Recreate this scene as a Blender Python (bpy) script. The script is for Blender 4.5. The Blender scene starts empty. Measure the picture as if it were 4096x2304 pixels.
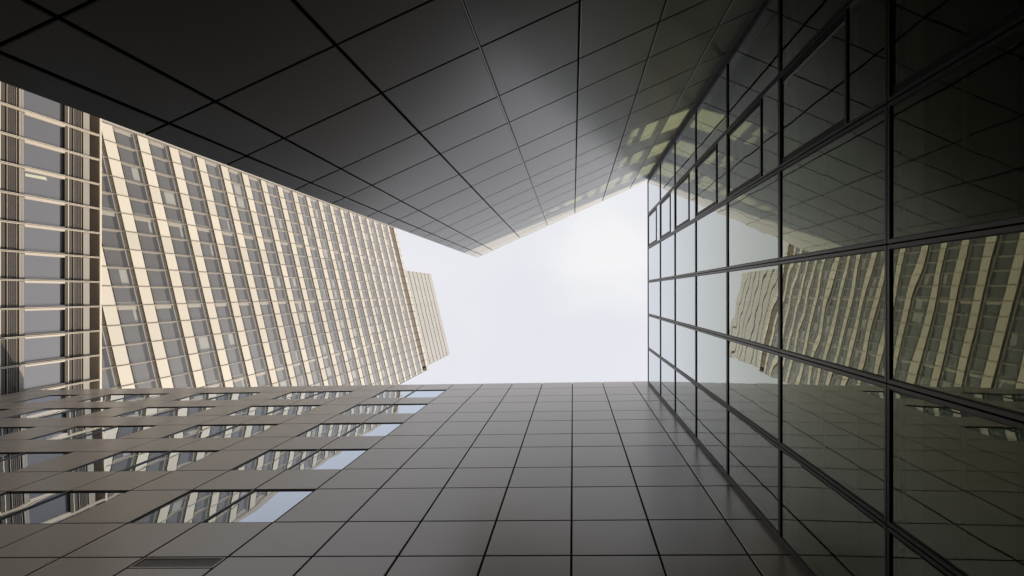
import bpy, math, random
from mathutils import Matrix, Vector
random.seed(7)
scn = bpy.context.scene
COL = scn.collection

# ------------------------------------------------------------------ camera
CAM_Z = 1.6
F_PX, CX, CY = 2400.0, 2206.528, 1187.262          # calibrated on a 4096 x 2304 frame
def cam_rotation(rx, ry, rz):
    Ry = Matrix.Rotation(ry, 3, 'Y'); Rx = Matrix.Rotation(rx, 3, 'X'); Rz = Matrix.Rotation(rz, 3, 'Z')
    return Rz @ Rx @ Ry
RC = cam_rotation(0.0053515, 0.0354521, -0.0191930)  # rows: right, down, forward
cam_d = bpy.data.cameras.new('camera'); cam = bpy.data.objects.new('camera', cam_d); COL.objects.link(cam)
right, down, fwd = Vector(RC[0]), Vector(RC[1]), Vector(RC[2])
M = Matrix((right, -down, -fwd)).transposed().to_4x4()
M.translation = Vector((0, 0, CAM_Z))
cam.matrix_world = M
cam_d.sensor_width = 36.0
cam_d.lens = F_PX / 4096 * 36
cam_d.shift_x = (2048 - CX) / 4096
cam_d.shift_y = (CY - 1152) / 4096
cam_d.clip_start = 0.05; cam_d.clip_end = 3000
scn.camera = cam
def project(p):
    q = RC @ (Vector(p) - Vector((0, 0, CAM_Z)))
    return CX + F_PX*q.x/q.z, CY + F_PX*q.y/q.z

# ------------------------------------------------------------------ sun and sky
SUN_AZ = math.atan2(0.533, 0.846)      # from +X towards +Y
SUN_EL = math.radians(17.4)
sun_dir = Vector((math.cos(SUN_EL)*math.cos(SUN_AZ), math.cos(SUN_EL)*math.sin(SUN_AZ), math.sin(SUN_EL)))
sl = bpy.data.lights.new('sun', 'SUN'); sl.energy = 5.0; sl.angle = math.radians(0.6); sl.color = (1.0, 0.89, 0.75)
so = bpy.data.objects.new('sun', sl); COL.objects.link(so)
so.rotation_euler = (-sun_dir).to_track_quat('-Z', 'Y').to_euler(); so.location = (60, 38, 90)

w = bpy.data.worlds.new('World'); scn.world = w; w.use_nodes = True
nt = w.node_tree; nt.nodes.clear()
def N(nt, t, **k):
    n = nt.nodes.new(t)
    for a, b in k.items():
        if a in n.inputs: n.inputs[a].default_value = b
        else: setattr(n, a, b)
    return n
out = N(nt, 'ShaderNodeOutputWorld'); bg = N(nt, 'ShaderNodeBackground', Strength=0.1)
CLOUD = Vector((0.062, -0.062, 0.996)).normalized()
sky = N(nt, 'ShaderNodeTexSky', sky_type='NISHITA', sun_disc=False, sun_elevation=SUN_EL,
        sun_rotation=math.pi/2 - SUN_AZ, air_density=1.0, dust_density=1.5)
tc = N(nt, 'ShaderNodeTexCoord')
noi = N(nt, 'ShaderNodeTexNoise', Scale=2.6, Detail=5.0, Roughness=0.55, Distortion=0.4)
nt.links.new(tc.outputs['Generated'], noi.inputs['Vector'])
ramp = N(nt, 'ShaderNodeValToRGB')
ramp.color_ramp.elements[0].position = 0.38; ramp.color_ramp.elements[0].color = (5.5, 5.55, 5.92, 1)
ramp.color_ramp.elements[1].position = 0.66; ramp.color_ramp.elements[1].color = (5.88, 5.88, 6.17, 1)
nt.links.new(noi.outputs['Fac'], ramp.inputs['Fac'])
cdot = N(nt, 'ShaderNodeVectorMath', operation='DISTANCE'); cdot.inputs[1].default_value = CLOUD
cn = N(nt, 'ShaderNodeTexNoise', Scale=9.0, Detail=4.0, Roughness=0.5); nt.links.new(tc.outputs['Generated'], cn.inputs['Vector'])
cadd = N(nt, 'ShaderNodeMath', operation='MULTIPLY_ADD'); cadd.inputs[1].default_value = 0.16
nt.links.new(cn.outputs['Fac'], cadd.inputs[0]); nt.links.new(tc.outputs['Generated'], cdot.inputs[0]); nt.links.new(cdot.outputs['Value'], cadd.inputs[2])
cm = N(nt, 'ShaderNodeMapRange', interpolation_type='SMOOTHSTEP'); cm.inputs[1].default_value = 0.225; cm.inputs[2].default_value = 0.10
nt.links.new(cadd.outputs[0], cm.inputs[0])
cmix = N(nt, 'ShaderNodeMix', data_type='RGBA'); cmix.inputs[7].default_value = (6.32, 6.3, 6.36, 1)
nt.links.new(cm.outputs[0], cmix.inputs[0]); nt.links.new(ramp.outputs['Color'], cmix.inputs[6]); ramp = cmix
mx = N(nt, 'ShaderNodeMix', data_type='RGBA'); mx.inputs[0].default_value = 0.94
nt.links.new(sky.outputs['Color'], mx.inputs[6]); nt.links.new(ramp.outputs[2], mx.inputs[7])
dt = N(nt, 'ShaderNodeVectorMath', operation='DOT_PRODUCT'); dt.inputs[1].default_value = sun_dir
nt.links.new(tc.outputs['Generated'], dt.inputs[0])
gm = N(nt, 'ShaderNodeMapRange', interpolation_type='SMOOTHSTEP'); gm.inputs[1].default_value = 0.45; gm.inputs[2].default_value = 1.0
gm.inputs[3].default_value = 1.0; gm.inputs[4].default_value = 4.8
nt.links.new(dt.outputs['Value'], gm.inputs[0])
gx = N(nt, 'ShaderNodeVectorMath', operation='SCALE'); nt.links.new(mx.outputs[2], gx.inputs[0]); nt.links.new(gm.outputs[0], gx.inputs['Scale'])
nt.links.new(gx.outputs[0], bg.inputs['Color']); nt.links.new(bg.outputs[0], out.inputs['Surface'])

vs = scn.view_settings
vs.view_transform = 'Standard'; vs.look = 'None'; vs.exposure = 0.6; vs.gamma = 1.0; vs.use_curve_mapping = False
scn.cycles.max_bounces = 10; scn.cycles.glossy_bounces = 6; scn.cycles.diffuse_bounces = 5
scn.cycles.transparent_max_bounces = 16

# ------------------------------------------------------------------ materials
def mat(name, base, rough=0.5, spec=0.5, metal=0.0, ior=1.5, var=0.0, noise=0.0, nscale=4.0, streak=0.0, bump=0.0, tint=None):
    m = bpy.data.materials.new(name); m.use_nodes = True
    t = m.node_tree; b = t.nodes['Principled BSDF']
    b.inputs['Base Color'].default_value = (*base, 1); b.inputs['Roughness'].default_value = rough
    b.inputs['Metallic'].default_value = metal; b.inputs['IOR'].default_value = ior
    b.inputs['Specular IOR Level'].default_value = spec
    if tint: b.inputs['Specular Tint'].default_value = (*tint, 1)
    src = None
    if var or noise or streak:
        val = N(t, 'ShaderNodeValue'); val.outputs[0].default_value = 1.0; src = val.outputs[0]
        def addterm(sock, amp):
            nonlocal src
            a = N(t, 'ShaderNodeMapRange'); a.inputs[3].default_value = 1-amp; a.inputs[4].default_value = 1+amp
            t.links.new(sock, a.inputs[0])
            mul = N(t, 'ShaderNodeMath', operation='MULTIPLY')
            t.links.new(src, mul.inputs[0]); t.links.new(a.outputs[0], mul.inputs[1]); src = mul.outputs[0]
        if var:
            g = N(t, 'ShaderNodeNewGeometry'); addterm(g.outputs['Random Per Island'], var)
        c = N(t, 'ShaderNodeTexCoord')
        if noise:
            n1 = N(t, 'ShaderNodeTexNoise', Scale=nscale, Detail=4.0)
            t.links.new(c.outputs['Object'], n1.inputs['Vector']); addterm(n1.outputs['Fac'], noise)
        if streak:
            mp = N(t, 'ShaderNodeMapping'); mp.inputs['Scale'].default_value = (7, 7, 0.2)
            n2 = N(t, 'ShaderNodeTexNoise', Scale=1.0, Detail=2.0, Roughness=0.5)
            t.links.new(c.outputs['Object'], mp.inputs['Vector']); t.links.new(mp.outputs[0], n2.inputs['Vector'])
            addterm(n2.outputs['Fac'], streak)
            a = N(t, 'ShaderNodeMapRange'); a.inputs[3].default_value = rough-0.012; a.inputs[4].default_value = rough+0.012
            t.links.new(n2.outputs['Fac'], a.inputs[0]); t.links.new(a.outputs[0], b.inputs['Roughness'])
        cm = N(t, 'ShaderNodeMix', data_type='RGBA', blend_type='MULTIPLY'); cm.inputs[0].default_value = 1
        cm.inputs[6].default_value = (*base, 1)
        t.links.new(src, cm.inputs[7]); t.links.new(cm.outputs[2], b.inputs['Base Color'])
    if bump:
        c = N(t, 'ShaderNodeTexCoord'); n3 = N(t, 'ShaderNodeTexNoise', Scale=1.1, Detail=1.0)
        bm_ = N(t, 'ShaderNodeBump', Strength=1.0, Distance=bump)
        t.links.new(c.outputs['Object'], n3.inputs['Vector']); t.links.new(n3.outputs['Fac'], bm_.inputs['Height'])
        t.links.new(bm_.outputs[0], b.inputs['Normal'])
    return m

def glass(name, ior, tint, gloss, wave, wscale, dark=None, zstretch=1.0, gloss0=None):
    """window glass: mirror layer over a tinted see-through (or dark room) layer, slightly wavy"""
    m = bpy.data.materials.new(name); m.use_nodes = True
    t = m.node_tree; t.nodes.clear()
    o = N(t, 'ShaderNodeOutputMaterial'); mixs = N(t, 'ShaderNodeMixShader')
    fr = N(t, 'ShaderNodeFresnel'); geo = N(t, 'ShaderNodeNewGeometry')
    mr = N(t, 'ShaderNodeMapRange'); mr.inputs[3].default_value = ior; mr.inputs[4].default_value = 1/ior
    t.links.new(geo.outputs['Backfacing'], mr.inputs[0]); t.links.new(mr.outputs[0], fr.inputs['IOR'])
    gl = N(t, 'ShaderNodeBsdfGlossy', Roughness=0.0); gl.inputs['Color'].default_value = (*gloss, 1)
    if dark: lo = N(t, 'ShaderNodeBsdfDiffuse'); lo.inputs['Color'].default_value = (*dark, 1)
    else: lo = N(t, 'ShaderNodeBsdfTransparent'); lo.inputs['Color'].default_value = (*tint, 1)
    if wave:
        c = N(t, 'ShaderNodeTexCoord'); mp = N(t, 'ShaderNodeMapping'); mp.inputs['Scale'].default_value = (1, 1, zstretch)
        g = N(t, 'ShaderNodeObjectInfo')
        rnd = N(t, 'ShaderNodeVectorMath', operation='SCALE'); rnd.inputs[0].default_value = (37.0, 91.0, 53.0)
        t.links.new(g.outputs['Random'], rnd.inputs['Scale'])
        t.links.new(c.outputs['Object'], mp.inputs['Vector']); t.links.new(rnd.outputs[0], mp.inputs['Location'])
        n3 = N(t, 'ShaderNodeTexNoise', Scale=wscale, Detail=0.6)
        bm_ = N(t, 'ShaderNodeBump', Strength=1.0, Distance=wave)
        t.links.new(mp.outputs[0], n3.inputs['Vector']); t.links.new(n3.outputs['Fac'], bm_.inputs['Height'])
        t.links.new(bm_.outputs[0], gl.inputs['Normal'])
    inv = N(t, 'ShaderNodeMath', operation='SUBTRACT'); inv.inputs[0].default_value = 1
    pw = N(t, 'ShaderNodeMath', operation='POWER'); pw.inputs[1].default_value = 3.0     # several glass surfaces
    inv2 = N(t, 'ShaderNodeMath', operation='SUBTRACT'); inv2.inputs[0].default_value = 1
    t.links.new(fr.outputs[0], inv.inputs[1]); t.links.new(inv.outputs[0], pw.inputs[0]); t.links.new(pw.outputs[0], inv2.inputs[1])
    if gloss0:      # coated glass: the mirror image is greener the steeper it is looked at
        cr = N(t, 'ShaderNodeValToRGB'); cr.color_ramp.elements[0].position = .18; cr.color_ramp.elements[0].color = (*gloss0, 1)
        cr.color_ramp.elements[1].position = .80; cr.color_ramp.elements[1].color = (*gloss, 1)
        t.links.new(inv2.outputs[0], cr.inputs['Fac']); t.links.new(cr.outputs['Color'], gl.inputs['Color'])
    t.links.new(inv2.outputs[0], mixs.inputs[0]); t.links.new(lo.outputs[0], mixs.inputs[1]); t.links.new(gl.outputs[0], mixs.inputs[2])
    t.links.new(mixs.outputs[0], o.inputs['Surface'])
    return m

MT = dict(
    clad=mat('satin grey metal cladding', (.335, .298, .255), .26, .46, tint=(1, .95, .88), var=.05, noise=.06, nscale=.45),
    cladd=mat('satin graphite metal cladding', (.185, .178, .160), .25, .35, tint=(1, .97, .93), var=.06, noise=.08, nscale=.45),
    joint=mat('black joint backing and edge shade', (.010, .010, .010), .8, .2),
    cap=mat('parapet capping', (.30, .29, .28), .4, .5, noise=.1),
    channel=mat('bright steel channel', (.16, .16, .155), .3, .6, metal=.6, streak=.15),
    frame=mat('dark bronze window frame', (.060, .055, .052), .35, .5, noise=.15),
    black=mat('black gasket', (.012, .012, .012), .5, .3),
    pane=glass('wing glass', 1.49, (.86, .93, .76), (.94, .975, .99), .0033, .95, gloss0=(.80, .86, .62)),
    wpane=glass('wavy office glass', 1.65, None, (.82, .90, 1.0), .0048, .65, dark=(.012, .015, .018)),
    slab=mat('concrete floor slab', (.07, .088, .066), .8, .3, noise=.2),
    inner=mat('interior plaster', (.13, .18, .11), .8, .3, noise=.1),
    cream=mat('cream enamel panel', (.268, .242, .194), .24, .6, var=.09, noise=.08, nscale=.12),
    creamd=mat('beige aluminium reveal', (.185, .165, .138), .5, .5, noise=.06),
    fin=mat('champagne aluminium fin', (.285, .245, .185), .4, .5),
    finb=mat('brown anodised fin', (.115, .088, .062), .4, .4),
    bronze=mat('dark bronze slot', (.008, .006, .005), .7, .2),
    soffp=mat('taupe soffit', (.24, .215, .185), .6, .3, noise=.08),
    header=mat('dark olive header panel', (.030, .026, .020), .7, .2, noise=.1),
    sill=mat('beige stone sill', (.115, .103, .086), .6, .3, noise=.08),
    rod=mat('gold anodised rod', (.46, .37, .22), .4, .5),
    soff=mat('grey brown soffit', (.13, .122, .112), .7, .3, noise=.1),
    tpane=glass('tower glass', 1.31, None, (.96, .94, .92), .0012, .8, dark=(.024, .022, .020)),
    screen=mat('bronze mesh screen', (.060, .046, .029), .6, .4, streak=.2),
    pent=mat('glossy cream cladding glass', (.185, .172, .142), .10, .8, ior=1.6, var=.05, bump=.03),
    ppane=glass('podium glass', 1.34, None, (.82, .78, .74), .0010, .8, dark=(.022, .022, .024)),
    veil=glass('outer skin glass', 1.27, (.90, .90, .88), (1.0, .95, .88), .0008, .8),
    blind=mat('pale roller blind', (.17, .168, .158), .8, .3),
    pave=mat('grey stone paving', (.07, .068, .066), .8, .3, noise=.2, nscale=2),
    roof=mat('roof gravel', (.25, .25, .25), .9, .2, noise=.2),
)

# ------------------------------------------------------------------ mesh builder
class Facade:
    """u runs along the wall, w outwards, z up"""
    def __init__(s, o, ud, nd):
        s.o = Vector((o[0], o[1], 0)); s.u = Vector((ud[0], ud[1], 0)).normalized(); s.n = Vector((nd[0], nd[1], 0)).normalized()
    def p(s, u, w, z): return s.o + s.u*u + s.n*w + Vector((0, 0, z))
class MB:
    def __init__(s, jit=0): s.v = []; s.f = []; s.m = []; s.mats = []; s.jit = jit
    def mi(s, k):
        if k not in s.mats: s.mats.append(k)
        return s.mats.index(k)
    def hexa(s, P, k, skip=()):
        b = len(s.v); s.v += [tuple(q) for q in P]
        F = [(0, 3, 2, 1), (4, 5, 6, 7), (0, 1, 5, 4), (1, 2, 6, 5), (2, 3, 7, 6), (3, 0, 4, 7)]
        for i, f in enumerate(F):
            if i in skip: continue
            s.f.append(tuple(b+j for j in f)); s.m.append(s.mi(k))
    def box(s, F, u0, u1, w0, w1, z0, z1, k):
        s.hexa([F.p(u0, w0, z0), F.p(u1, w0, z0), F.p(u1, w1, z0), F.p(u0, w1, z0),
                F.p(u0, w0, z1), F.p(u1, w0, z1), F.p(u1, w1, z1), F.p(u0, w1, z1)], k)
    def panel(s, F, u0, u1, w0, w1, z0, z1, k, b=.008):
        """box whose front face has a small chamfer"""
        V = [F.p(u0, w0, z0), F.p(u1, w0, z0), F.p(u1, w0, z1), F.p(u0, w0, z1),
             F.p(u0, w1-b, z0), F.p(u1, w1-b, z0), F.p(u1, w1-b, z1), F.p(u0, w1-b, z1),
             F.p(u0+b, w1, z0+b), F.p(u1-b, w1, z0+b), F.p(u1-b, w1, z1-b), F.p(u0+b, w1, z1-b)]
        if s.jit:
            for i in range(8, 12): V[i] = V[i] + F.n*random.uniform(-s.jit, s.jit)
        n = len(s.v); s.v += [tuple(q) for q in V]
        Q = [(8, 9, 10, 11)]
        for i in range(4):
            j = (i+1) % 4; Q += [(i, j, j+4, i+4), (i+4, j+4, j+8, i+8)]
        for q, f in enumerate(Q): s.f.append(tuple(n+i for i in f)); s.m.append(s.mi('joint' if s.jit and q % 2 == 1 else k))  # cladding panel sides coloured black to paint in the gap shadow
    def quad(s, P, k):
        b = len(s.v); s.v += [tuple(q) for q in P]; s.f.append((b, b+1, b+2, b+3)); s.m.append(s.mi(k))
    def frame(s, F, u0, u1, w0, w1, z0, z1, t, k, tb=None):
        tb = t if tb is None else tb
        s.box(F, u0, u0+t, w0, w1, z0, z1, k); s.box(F, u1-t, u1, w0, w1, z0, z1, k)
        s.box(F, u0+t, u1-t, w0, w1, z0, z0+tb, k); s.box(F, u0+t, u1-t, w0, w1, z1-tb, z1, k)
    def mesh(s, name):
        me = bpy.data.meshes.new(name); me.from_pydata(s.v, [], s.f)
        for k in s.mats: me.materials.append(MT[k])
        me.polygons.foreach_set('material_index', s.m); me.update()
        import bmesh
        b = bmesh.new(); b.from_mesh(me); bmesh.ops.recalc_face_normals(b, faces=b.faces); b.to_mesh(me); b.free()
        return me
    def build(s, name, parent=None): return link(name, s.mesh(name), parent)
def link(name, me, parent=None, loc=(0, 0, 0)):
    o = bpy.data.objects.new(name, me); COL.objects.link(o); o.location = loc
    if parent: o.parent = parent
    return o
def thing(name, label, cat, group=None):
    o = bpy.data.objects.new(name, None); COL.objects.link(o); o['label'] = label; o['category'] = cat
    if group: o['group'] = group
    return o
def copy_part(o, off, parent, kids):
    c = o.copy(); COL.objects.link(c); c.parent = parent; c.location = Vector(o.location) + off
    for k in kids:
        d = k.copy(); COL.objects.link(d); d.parent = c
    return c
Zc = lambda z: z + CAM_Z

# ------------------------------------------------------------------ ground
g = MB(); G0 = Facade((0, 0), (1, 0), (0, 1))
g.box(G0, -400, 400, -400, 400, -0.5, 0, 'pave')
o = g.build('pavement'); o['kind'] = 'structure'; o['label'] = 'grey stone paving at the foot of the buildings'

# row levels shared by both clad buildings (relative to the camera)
ROWS = [29.848, 28.088, 26.051, 24.520, 22.543, 20.909, 18.930, 17.327, 15.293, 13.719, 11.699, 10.127, 8.110, 6.530, 4.499, 2.93, 0.90, -0.70, -1.55]
GAPC, GAPR = .034, .036
DEP = .05

# ------------------------------------------------------------------ office block with strip of paired windows (towards +Y)
block = thing('office_block', 'grey metal clad office block with paired mirror windows and a small louvre vent', 'building')
FB = Facade((-6.0377, 4.4338), (1, 0), (0, -1))
PW = 1.4826
cols = [-14.8] + list(range(-14, 16))
def is_window(c, r):
    if r % 2 == 0 or r > 9: return False
    if c < -13 or c > -1: return False
    return (c % 3) != 0
body = MB()
body.box(FB, -14.8*PW+.01, 15*PW, -10, -.45, 0, Zc(ROWS[0])-.05, 'joint')
body.build('wall_core', block)
cl = MB(.0016); win_cells = []; vent_cell = None
for r in range(len(ROWS)-1):
    z1, z0 = Zc(ROWS[r])-GAPR/2, Zc(ROWS[r+1])+GAPR/2
    if r == 0: z1 += GAPR/2
    for i in range(len(cols)-1):
        c0, c1 = cols[i], cols[i+1]
        u0, u1 = c0*PW+GAPC/2, c1*PW-GAPC/2
        if r == 11 and c0 == -1:
            zt = z1-.42
            vent_cell = (u0, u1, zt+GAPR, z1)
            cl.panel(FB, u0, u1, -DEP, 0, z0, zt, 'clad'); continue
        if c0 >= 7: cl.panel(FB, u0, u1, -DEP, 0, z0, z1, 'clad'); continue
        if is_window(int(math.floor(c0)), r): win_cells.append((int(c0), r, u0, u1, z0, z1)); continue
        cl.panel(FB, u0, u1, -DEP, 0, z0, z1, 'clad')
# joint backing just behind the panels, left open at the windows
for r in range(len(ROWS)-1):
    z1, z0 = Zc(ROWS[r]), Zc(ROWS[r+1])
    i = 0
    while i < len(cols)-1:
        if is_window(int(math.floor(cols[i])), r): i += 1; continue
        j = i
        while j < len(cols)-1 and not is_window(int(math.floor(cols[j])), r): j += 1
        cl.box(FB, cols[i]*PW, cols[j]*PW, -.30, -DEP-.02, z0, z1-(.02 if r == 0 else 0), 'joint'); i = j
cl.build('cladding', block)
# left end return
e = MB(); FBe = Facade(FB.p(-14.8*PW, 0, 0).xy, (0, 1), (-1, 0))
for r in range(len(ROWS)-1):
    for k in range(7): e.panel(FBe, k*1.4+.02, k*1.4+1.38, -.04, 0, Zc(ROWS[r+1])+.013, Zc(ROWS[r])-.013, 'clad')
e.build('end_cladding', block)
cp = MB(); cp.box(FB, -14.8*PW, 15*PW, -10, -.06, Zc(ROWS[0])-.045, Zc(ROWS[0])-.01, 'cap'); cp.build('roof', block)
# windows: one mesh, copied
wmesh = {}
for (c, r, u0, u1, z0, z1) in win_cells:
    left = is_window(c-1, r); rightn = is_window(c+1, r)
    key = (left, rightn, round(z1-z0, 2))
    a0 = u0 - (GAPC/2 if left else 0); a1 = u1 + (GAPC/2 if rightn else 0)
    wd, h = a1-a0, z1-z0
    if key not in wmesh:
        FL = Facade((0, 0), FB.u.xy, FB.n.xy)
        m = MB(); t = .045
        t = .012
        m.frame(FL, 0, wd, -.30, -.014, 0, h, .012, 'black', .014)        # black surround
        m.frame(FL, .012, wd-.012, -.10, -.024, .014, h-.014, t, 'frame')
        if left: m.box(FL, 0, .020, -.013, -.003, 0, h, 'frame')
        if rightn: m.box(FL, wd-.020, wd, -.013, -.003, 0, h, 'frame')
        p = MB(); a, b2, q0, q1 = .021, wd-.021, .023, h-.023
        p.quad([FL.p(a, -.032, q0), FL.p(b2, -.032, q0), FL.p(b2, -.032, q1), FL.p(a, -.032, q1)], 'wpane')
        wmesh[key] = (m.mesh('window'), p.mesh('pane'))
    wm, pm = wmesh[key]
    wo = link('window', wm, block, FB.p(a0, 0, z0)); link('pane', pm, wo)
# louvre vent
u0, u1, z0, z1 = vent_cell
v = MB(); v.frame(FB, u0, u1, -.05, -.004, z0, z1, .030, 'clad'); v.box(FB, u0, u1, -.29, -.20, z0, z1, 'black')
vo = v.build('louvre_vent', block)
n = 7
for k in range(n):
    zz = z0+.04+(k+.35)*(z1-z0-.08)/n
    sm = MB(); sm.box(FB, u0+.036, u1-.036, -.022, -.017, zz, zz+.013, 'clad')
    sm.build('slat', vo)

# ------------------------------------------------------------------ windowless clad block (towards -Y)
slabb = thing('clad_block', 'dark grey windowless block clad in large flush panels, filling the upper side of the view', 'building')
A = -0.400423; DT = 3.55348
dv = (math.cos(A), math.sin(A)); nv = (math.sin(A), -math.cos(A))      # nv points from the camera to the wall
FT = Facade((nv[0]*DT, nv[1]*DT), dv, (-nv[0], -nv[1]))
TO, TP = 1.6921, 1.48048
tcols = [-3.6415, -3.3344, -2.7564] + [TO+TP*k for k in range(-2, 8)]
bm_ = MB(); bm_.box(FT, -3.60, TO+TP*7, -14, -.10, 0, Zc(ROWS[0])-.05, 'joint'); bm_.build('wall_core', slabb)
cl = MB(.0016)
for r in range(len(ROWS)-1):
    z1, z0 = Zc(ROWS[r])-GAPR/2, Zc(ROWS[r+1])+GAPR/2
    if r == 0: z1 += GAPR/2
    for i in range(len(tcols)-1):
        u0 = tcols[i]+(GAPC/2 if i else 0); u1 = tcols[i+1]-GAPC/2
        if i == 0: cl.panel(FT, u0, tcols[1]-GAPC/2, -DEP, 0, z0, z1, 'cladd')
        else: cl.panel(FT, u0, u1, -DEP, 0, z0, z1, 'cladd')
cl.build('cladding', slabb)
e = MB(); FTe = Facade(FT.p(-3.6415, 0, 0).xy, (nv[0], nv[1]), (-dv[0], -dv[1]))
for r in range(len(ROWS)-1):
    for k in range(9): e.panel(FTe, .06+k*1.5, .06+k*1.5+1.47, -.035, 0, Zc(ROWS[r+1])+.013, Zc(ROWS[r])-.013, 'cladd')
e.build('end_cladding', slabb)
ch = MB(); u = tcols[4]
ch.box(FT, u-.020, u+.004, -.09, -.022, 0, Zc(ROWS[0])-.6, 'channel'); ch.build('drain_channel', slabb)
cp = MB(); cp.box(FT, -3.60, TO+TP*7, -14, -.06, Zc(ROWS[0])-.045, Zc(ROWS[0])-.01, 'cap'); cp.build('roof', slabb)

# ------------------------------------------------------------------ glazed wing (towards +X)
wing = thing('glass_wing', 'dark framed glass curtain wall wing mirroring sky and tower, on the right side', 'building')
SC = 0.975; AG = -0.0166459
FGx = lambda y: (3.7+math.tan(AG)*y/SC*SC)*SC
gd = Vector((math.tan(AG), 1)).normalized()
FG = Facade((3.7*SC, 0), gd, (-gd.y, gd.x))
GY = [v*SC for v in (-5.4634, -3.8132, -2.1642, -.5032, 1.1365, 2.8091, 4.4834)]
GZ = [v*SC for v in (29.8484, 25.6626, 21.9976, 18.2837, 14.5751, 10.9132, 7.2093)]
GZ += [GZ[-1]-3.6, GZ[-1]-7.2]
WD = 3.8
def glass_cell(bays, floor, FL, y0, y1, z0, z1, casement, back=False):
    """frame mesh, list of (name, mesh) sub-parts"""
    g_ = .010; t = .042
    m = MB()
    a0, a1, q0, q1 = y0+g_, y1-g_, z0+g_, z1-g_
    m.frame(FL, a0, a1, -.10, 0, q0, q1, t, 'frame')
    sub = []
    P = lambda p, x0, x1, s0, s1, w: p.quad([FL.p(x0, w, s0), FL.p(x1, w, s0), FL.p(x1, w, s1), FL.p(x0, w, s1)], 'pane')
    i0, i1, k0, k1 = a0+t, a1-t, q0+t, q1-t
    if casement:
        zs = q0+.29*(q1-q0)
        m.box(FL, i0, i1, -.10, 0, zs-.028, zs+.028, 'frame')
        p = MB(); P(p, i0-.003, i1+.003, k0-.003, zs-.025, -.022); sub.append(('pane', p.mesh('pane')))
        s = MB(); s.frame(FL, i0+.004, i1-.004, -.10, -.020, zs+.032, k1-.004, .10, 'black', .034)
        p = MB(); P(p, i0+.102, i1-.102, zs+.064, k1-.036, -.034)
        s.frame(FL, i0+.100, i1-.100, -.034, -.022, zs+.062, k1-.034, .008, 'channel'); sub += [('sash', s.mesh('sash')), ('sash_pane', p.mesh('sash_pane'))]
    else:
        m.frame(FL, i0, i1, -.10, -.010, k0, k1, .014, 'black')
        p = MB(); P(p, i0+.012, i1-.012, k0+.012, k1-.012, -.024); sub.append(('pane', p.mesh('pane')))
    return m, sub
for side in (0, 1):
    FS = FG if side == 0 else Facade(FG.p(0, -WD, 0).xy, FG.u.xy, (-FG.n.x, -FG.n.y))
    cache = {}
    for k in range(len(GZ)-1):
        z1, z0 = Zc(GZ[k]), Zc(GZ[k+1]); h = z1-z0
        if z1 < 0.5: continue
        z0 = max(z0, .05)
        for b in range(6):
            w_ = GY[b+1]-GY[b]; cas = (b == 1)
            if side and k >= 3: continue
            FL = Facade((0, 0), FS.u.xy, FS.n.xy)
            m, sub = glass_cell(b, k, FL, 0, w_, 0, z1-z0, cas)
            wo = m.build('window' if side == 0 else 'rear_window', wing); wo.location = FS.p(GY[b], 0, z0)
            for nm, me in sub: link(nm, me, wo)
# carrier posts and rails behind the frames
for side in (0, 1):
    FS = FG if side == 0 else Facade(FG.p(0, -WD, 0).xy, FG.u.xy, (-FG.n.x, -FG.n.y))
    for y in GY:
        m = MB(); m.box(FS, y-.03, y+.03, -.20, -.113, 0, Zc(GZ[0])-.1, 'black'); m.build('post', wing)
    for z in GZ[:-1]:
        m = MB(); m.box(FS, GY[0], GY[-1], -.112, -.05, Zc(z)-.02, Zc(z)+.02, 'black'); m.build('rail', wing)
m = MB(); m.box(FG, GY[0]-1.9, GY[-1], -WD-.1, -WD+.1, 0, Zc(GZ[3])-.05, 'inner'); m.box(FG, GY[0]-1.9, GY[0]-.02, -WD-.1, -WD+.1, Zc(GZ[3])-.05, Zc(GZ[0])-.05, 'inner'); m.build('sun_block_wall', wing)  # solid wall added to stop sun passing through the lower floors and corner
# floor slabs, ceilings
for k, z in enumerate(GZ[:-1]):
    m = MB(); top = Zc(z)+(.0 if k else -.06)
    m.box(FG, GY[0]-.04, GY[-1]+.03, -WD+.22, -.22, top-.34, top, 'slab'); m.box(FG, GY[0]-1.85, GY[0]-.041, -WD+.22, -.40, top-.34, top, 'slab'); m.build('floor_slab', wing)
    if k < len(GZ)-2 and k:
        m = MB(); m.box(FG, GY[0]+.1, GY[-1]-.1, -1.15, -.62, top-.43, top-.342, 'inner'); m.box(FG, GY[0]+.1, GY[-1]-.1, -2.6, -1.9, top-.40, top-.342, 'inner'); m.build('ceiling_panel', wing)
cp = MB(); cp.box(FG, GY[0]-.05, GY[-1]+.05, -WD, 0.0, Zc(GZ[0])-.012, Zc(GZ[0])+.03, 'frame'); cp.build('roof_edge', wing)
# corner closers against both clad blocks
m = MB(); m.box(FG, GY[0]-.16, GY[0]+.010, -.22, -.02, 0, Zc(GZ[0])-.02, 'frame'); m.build('corner_post', wing)
m = MB(); m.box(FG, GY[-1]-.010, GY[-1]+.055, -.22, -.02, 0, Zc(GZ[0])-.02, 'frame'); m.build('corner_post', wing)

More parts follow.
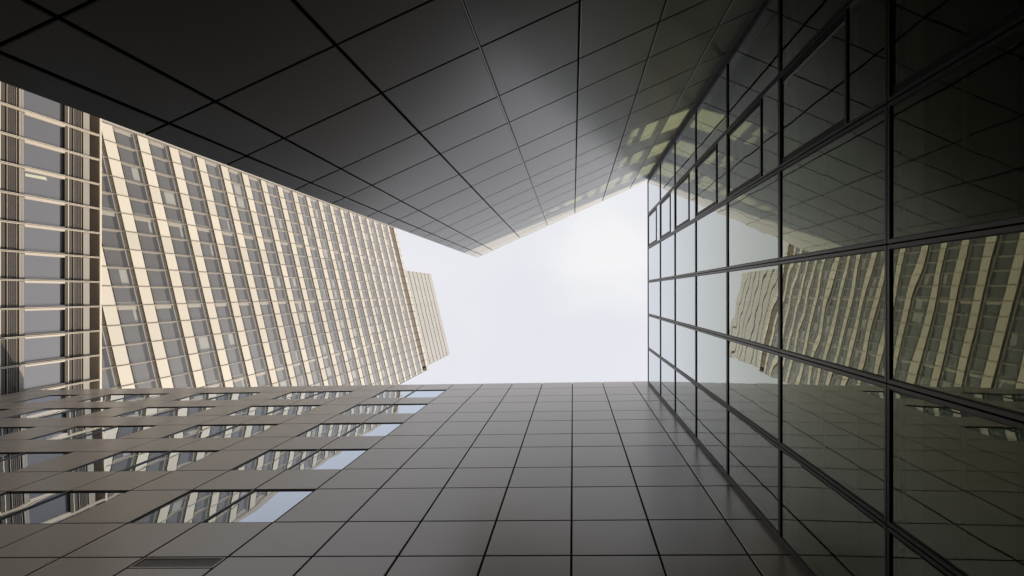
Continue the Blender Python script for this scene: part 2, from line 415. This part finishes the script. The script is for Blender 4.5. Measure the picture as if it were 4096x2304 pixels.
# ------------------------------------------------------------------ tower
tower = thing('office_tower', 'tall cream banded office tower with recessed windows, vertical fins and a set back top storey', 'tower')
ta = math.radians(77.77); td = (math.cos(ta), math.sin(ta)); tn = (math.sin(ta), -math.cos(ta))
FW = Facade((-tn[0]*31.7, -tn[1]*31.7), td, tn)
MOD = 1.425; S0 = -8.035; FLH = 3.886; ZB = 44.09
S_END = 8.21
mods = [S0+MOD*k for k in range(-9, 12)]      # fin lines
mods = [s for s in mods if s < S_END-.2]
S_BEG = mods[0]
floors = list(range(-4, 19))                    # pale band k starts at ZB + FLH*k
REC = .26
core = MB(); core.box(FW, S_BEG, S_END, -24, -REC-.55, 0, Zc(119.2), 'soff'); core.build('wall_core', tower)
cells = [(mods[i], mods[i+1] if i+1 < len(mods) else S_END) for i in range(len(mods))]
FL0 = Facade((0, 0), td, tn)
for k in floors:
    zb = Zc(ZB+FLH*k)
    m = MB()
    for (s0, s1) in cells: m.panel(FW, s0+.024, s1-.024, -.12, -.012, zb, zb+1.22, 'cream', .008)
    m.box(FW, S_BEG, S_END, -REC-.5, -.125, zb+.02, zb+1.20, 'soff')
    m.build('spandrel_band', tower)
    m = MB()      # dark slot below the band with three gold rods
    m.box(FW, S_BEG, S_END, -REC-.2, -.115, zb-.32, zb-.003, 'bronze')
    for q in (.09, .20): m.box(FW, S_BEG, S_END, -.080, -.072, zb-q-.004, zb-q+.004, 'rod')
    m.build('slot_louvre', tower)
    m = MB()      # rails above the band
    for q in (.05, .18, .30): m.box(FW, S_BEG, S_END, -.10, -.085, zb+1.22+q-.014, zb+1.22+q+.014, 'creamd' if q > .25 else 'bronze')
    m.build('sill_rail', tower)
# window module between a band and the slot above
WH = FLH-1.22-.32
def window_meshes(wd, pier_lo, pier_hi, blind=0):
    m = MB()
    t = .05
    m.box(FL0, .0, t, -REC, -.06, 0, WH, 'creamd'); m.box(FL0, wd-t, wd, -REC, -.06, 0, WH, 'creamd')
    m.box(FL0, t, wd-t, -REC-.1, -.10, WH-.10, WH, 'soff')
    m.frame(FL0, t, wd-t, -REC-.06, -REC+.0, 0, WH-.10, .05, 'frame')
    if pier_lo: m.box(FL0, t, t+.24, -REC+.003, -REC+.05, 0, WH-.10, 'creamd')
    if pier_hi: m.box(FL0, wd-t-.24, wd-t, -REC+.003, -REC+.05, 0, WH-.10, 'creamd')
    p = MB(); p.quad([FL0.p(t+.03, -REC-.03, .03), FL0.p(wd-t-.03, -REC-.03, .03), FL0.p(wd-t-.03, -REC-.03, WH-.13), FL0.p(t+.03, -REC-.03, WH-.13)], 'tpane')
    if blind: m.box(FL0, t+.03, wd-t-.03, -REC-.028, -REC-.020, WH-.13-blind, WH-.13, 'blind')
    q = MB(); q.quad([FL0.p(.036, -.022, .30), FL0.p(wd-.036, -.022, .30), FL0.p(wd-.036, -.022, WH), FL0.p(.036, -.022, WH)], 'veil')
    return m, p, q
cand = []
for k in floors:
    zb = Zc(ZB+FLH*k)+1.22
    if k == floors[-1]: continue
    for i, (s0, s1) in enumerate(cells):
        c = FW.p((s0+s1)/2, 0, zb+WH/2); x, y = project(c)
        a = project(FW.p(s0, 0, zb)); b = project(FW.p(s1, 0, zb+WH))
        # inside the frame and not behind the podium block, the clad block or the office block
        vis = 402 < x < 1640 and y < 1560-(x-119)*.0125 and y > 341+(x)*.3632
        area = abs((a[0]-b[0])*(a[1]-b[1]))
        cand.append((vis, area, k, i, s0, s1, zb))
vis = sorted([c for c in cand if c[0]], key=lambda c: -c[1])
indiv = set((c[2], c[3]) for c in vis[:100])
cache = {}; rest = MB()
def pier(i):
    q = round((mods[i]-(S0+MOD))/MOD) % 5
    q2 = (q+1) % 5
    return q == 0, q2 == 0
for (v_, ar, k, i, s0, s1, zb) in cand:
    lo, hi = pier(i); key = (round(s1-s0, 3), lo, hi, random.choice([0]*13+[.35, .8, 1.3]))
    if (k, i) in indiv:
        if key not in cache:
            cache[key] = [x.mesh(nm) for x, nm in zip(window_meshes(*key), ('window', 'pane', 'outer_pane'))]
        wo = link('window', cache[key][0], tower, FW.p(s0, 0, zb)); link('pane', cache[key][1], wo); link('outer_pane', cache[key][2], wo)
    else:
        off = FW.p(s0, 0, zb)
        for src in window_meshes(*key):
            b = len(rest.v); rest.v += [tuple(Vector(q)+off) for q in src.v]
            rest.f += [tuple(b+j for j in f) for f in src.f]; rest.m += [rest.mi(src.mats[j]) for j in src.m]
o = rest.build('window', tower); o['kind'] = 'stuff'
m = MB(); m.box(FW, S_BEG-.75, S_BEG-.035, -1.2, -.10, 0, Zc(119.6), 'creamd'); m.build('end_pier', tower)
# fins
for s in mods + [S_END-.04]:
    m = MB(); zt = Zc(119.6)
    m.box(FW, s-.020, s+.020, -.10, .030, Zc(20), zt, 'finb')
    for q in (-.015, .015): m.box(FW, s+q-.004, s+q+.004, .031, .037, Zc(20), zt, 'fin'); m.build('fin', tower)
# top of the tower: mesh screen and cream parapet
m = MB(); m.box(FW, S_BEG, S_END-1.0, -.6, -.12, Zc(115.40), Zc(118.06), 'screen'); m.build('plant_screen', tower)
m = MB()
for (s0, s1) in cells: m.panel(FW, s0+.03, s1-.03, -.4, .0, Zc(118.08), Zc(119.62), 'cream', .012)
m.box(FW, S_BEG, S_END, -1.5, -.41, Zc(118.08), Zc(119.5), 'soff')
m.build('parapet', tower)
# side return at the near corner
FWe = Facade(FW.p(S_END, 0, 0).xy, (-tn[0], -tn[1]), td)
m = MB()
for k in floors:
    zb = Zc(ZB+FLH*k)
    for q in range(15): m.panel(FWe, .1+q*1.5, 1.57+q*1.5, -.1, 0, zb, zb+1.22, 'cream'); m.box(FWe, .1+q*1.5, 1.57+q*1.5, -.3, -.2, zb+1.24, zb+FLH-.02, 'tpane')
m.build('side_cladding', tower)
# set back upper volume
FP = Facade((-tn[0]*37.67, -tn[1]*37.67), td, tn)
P0, P1, PZ0, PZ1 = -14.50, 8.82, 112.0, 167.95
pm = MB(); pm.box(FP, P0+.02, P1-.02, -16, -.06, Zc(PZ0), Zc(PZ1)-.05, 'soff')
pm.build('upper_core', tower)
nf = 9; pl = [PZ1-FLH*j for j in range(0, 15)]
for j in range(14):
    m = MB()
    ss = [P0]+[s for s in [P1-1.2-MOD*q for q in range(0, 17)][::-1] if s > P0+.3]+[P1]
    for a, b in zip(ss[:-1], ss[1:]):
        m.panel(FP, a+.02, b-.02, -.055, 0, Zc(pl[j+1])+.265, Zc(pl[j])-(.265 if j else .0), 'pent', .01)
    m.build('upper_panel_row', tower)
    m = MB(); m.box(FP, P0, P1, -.058, -.02, Zc(pl[j+1])-.26, Zc(pl[j+1])+.26, 'bronze'); m.build('upper_band', tower)
for s in ss:
    m = MB(); m.box(FP, s-.018, s+.018, -.05, .02, Zc(PZ0), Zc(PZ1), 'fin'); m.build('upper_fin', tower)
FPe = Facade(FP.p(P1, 0, 0).xy, (-tn[0], -tn[1]), td)
m = MB(); m.box(FPe, 0.02, 15.9, -.05, .0, Zc(PZ0), Zc(PZ1)-.06, 'pent'); m.build('side_cladding', tower)

# ------------------------------------------------------------------ podium block in front of the tower
pod = thing('podium_block', 'lower beige block with wide recessed windows and black louvre bands, at the left edge', 'building')
pa = math.radians(91.37); pd = (math.cos(pa), math.sin(pa)); pn = (math.sin(pa), -math.cos(pa))
FO = Facade((-pn[0]*27.75, -pn[1]*27.75), pd, pn)
pods = [-.522+MOD*k for k in range(-18, 11)]
PB, PE = pods[0], pods[-1]
PFL = 3.95; LZ = [33.07-PFL*k for k in range(0, 6)]     # tops of the louvre bands
PR = .80
m = MB(); m.box(FO, PB, PE, -14, -PR-.5, 0, Zc(34.0), 'soffp'); m.build('wall_core', pod)
for z in LZ:
    m = MB(); z1 = Zc(z); z0 = z1-.55
    m.box(FO, PB, PE, -.50, -.125, z0-.02, z1+.03, 'bronze')
    lo = m.build('louvre_band', pod)
    for q in range(6):
        r_ = MB(); zz = z0+.02+q*(.51/5); hw = .008 if q in (0, 5) else .0025
        r_.box(FO, PB, PE, -.095, -.092, zz-hw, zz+hw, 'fin'); r_.build('slat', lo)
    m = MB()
    for a, b in zip(pods[:-1], pods[1:]):
        m.panel(FO, a+.05, b-.05, -.2, -.04, z1+.045, z1+(.20 if z < 33 else .50), 'sill', .01)
        if z < 33: m.panel(FO, a+.05, b-.05, -.2, -.06, z1+.225, z1+.34, 'sill', .01)
    m.build('sill', pod)
ph = PFL-.55-.05
def pod_window():
    wd = MOD; m = MB(); H = 2.76; r = .20
    FLp = Facade((0, 0), pd, pn)
    m.box(FLp, .02, .125, -r, -.05, .34, H, 'creamd'); m.box(FLp, wd-.125, wd-.02, -r, -.05, .34, H, 'creamd')
    m.box(FLp, .02, wd-.02, -r-.2, -.06, H, H+.22, 'header')
    m.box(FLp, .02, wd-.02, -r-.2, -.14, H+.225, ph-.02, 'header')
    m.box(FLp, .02, wd-.02, -.135, -.10, H+.27, H+.31, 'fin')
    m.frame(FLp, .126, wd-.126, -r-.06, -r+.03, .34, H-.002, .03, 'frame')
    p = MB(); p.quad([FLp.p(.13, -r, .36), FLp.p(wd-.13, -r, .36), FLp.p(wd-.13, -r, H-.02), FLp.p(.13, -r, H-.02)], 'ppane')
    q = MB(); q.quad([FLp.p(.05, -.03, .36), FLp.p(wd-.05, -.03, .36), FLp.p(wd-.05, -.03, ph-.02), FLp.p(.05, -.03, ph-.02)], 'veil')
    return m.mesh('window'), p.mesh('pane'), q.mesh('outer_pane')
wm, pmesh, qmesh = pod_window()
for z in LZ[1:4]:
    for a in pods[:-1]:
        wo = link('window', wm, pod, FO.p(a, 0, Zc(z)+.025)); link('pane', pmesh, wo)
lm = bpy.data.materials.new('fluorescent tube glow'); lm.use_nodes = True
lb = lm.node_tree.nodes['Principled BSDF']; lb.inputs['Base Color'].default_value = (.05, .05, .04, 1); lb.inputs['Emission Color'].default_value = (1, .92, .60, 1); lb.inputs['Emission Strength'].default_value = .30
MT['lamp'] = lm
m = MB()
m.hexa([FO.p(s_, w_, Zc(z_)) for w_ in (-.198, -.185) for (s_, z_) in ((-5.84, 29.67), (-5.86, 30.95), (-6.02, 30.86), (-5.98, 29.67))], 'lamp')
m.build('ceiling_lamp', pod)
m = MB()
for a, b in zip(pods[:-1], pods[1:]): m.panel(FO, a+.05, b-.05, -1.2, -.62, Zc(33.07)+.35, Zc(34.2), 'soffp', .01)
m.build('upper_panel_row', pod)
m = MB(); m.box(FO, PB, PE, -14, -.10, Zc(34.2), Zc(34.30), 'soffp'); m.build('roof', pod)
m = MB(); m.box(FO, PB, PE, -.098, .06, Zc(34.19), Zc(34.25), 'fin'); m.box(FO, PB, PE, -.098, .06, Zc(34.27), Zc(34.33), 'fin'); m.build('roof_rail', pod)
for a in pods:
    m = MB()
    m.box(FO, a-.036, a-.017, -.08, .15, Zc(12), Zc(34.18), 'fin'); m.box(FO, a+.017, a+.036, -.08, .15, Zc(12), Zc(34.18), 'fin')
    m.box(FO, a-.017, a+.017, -.08, .13, Zc(12), Zc(34.18), 'bronze'); m.build('fin', pod)
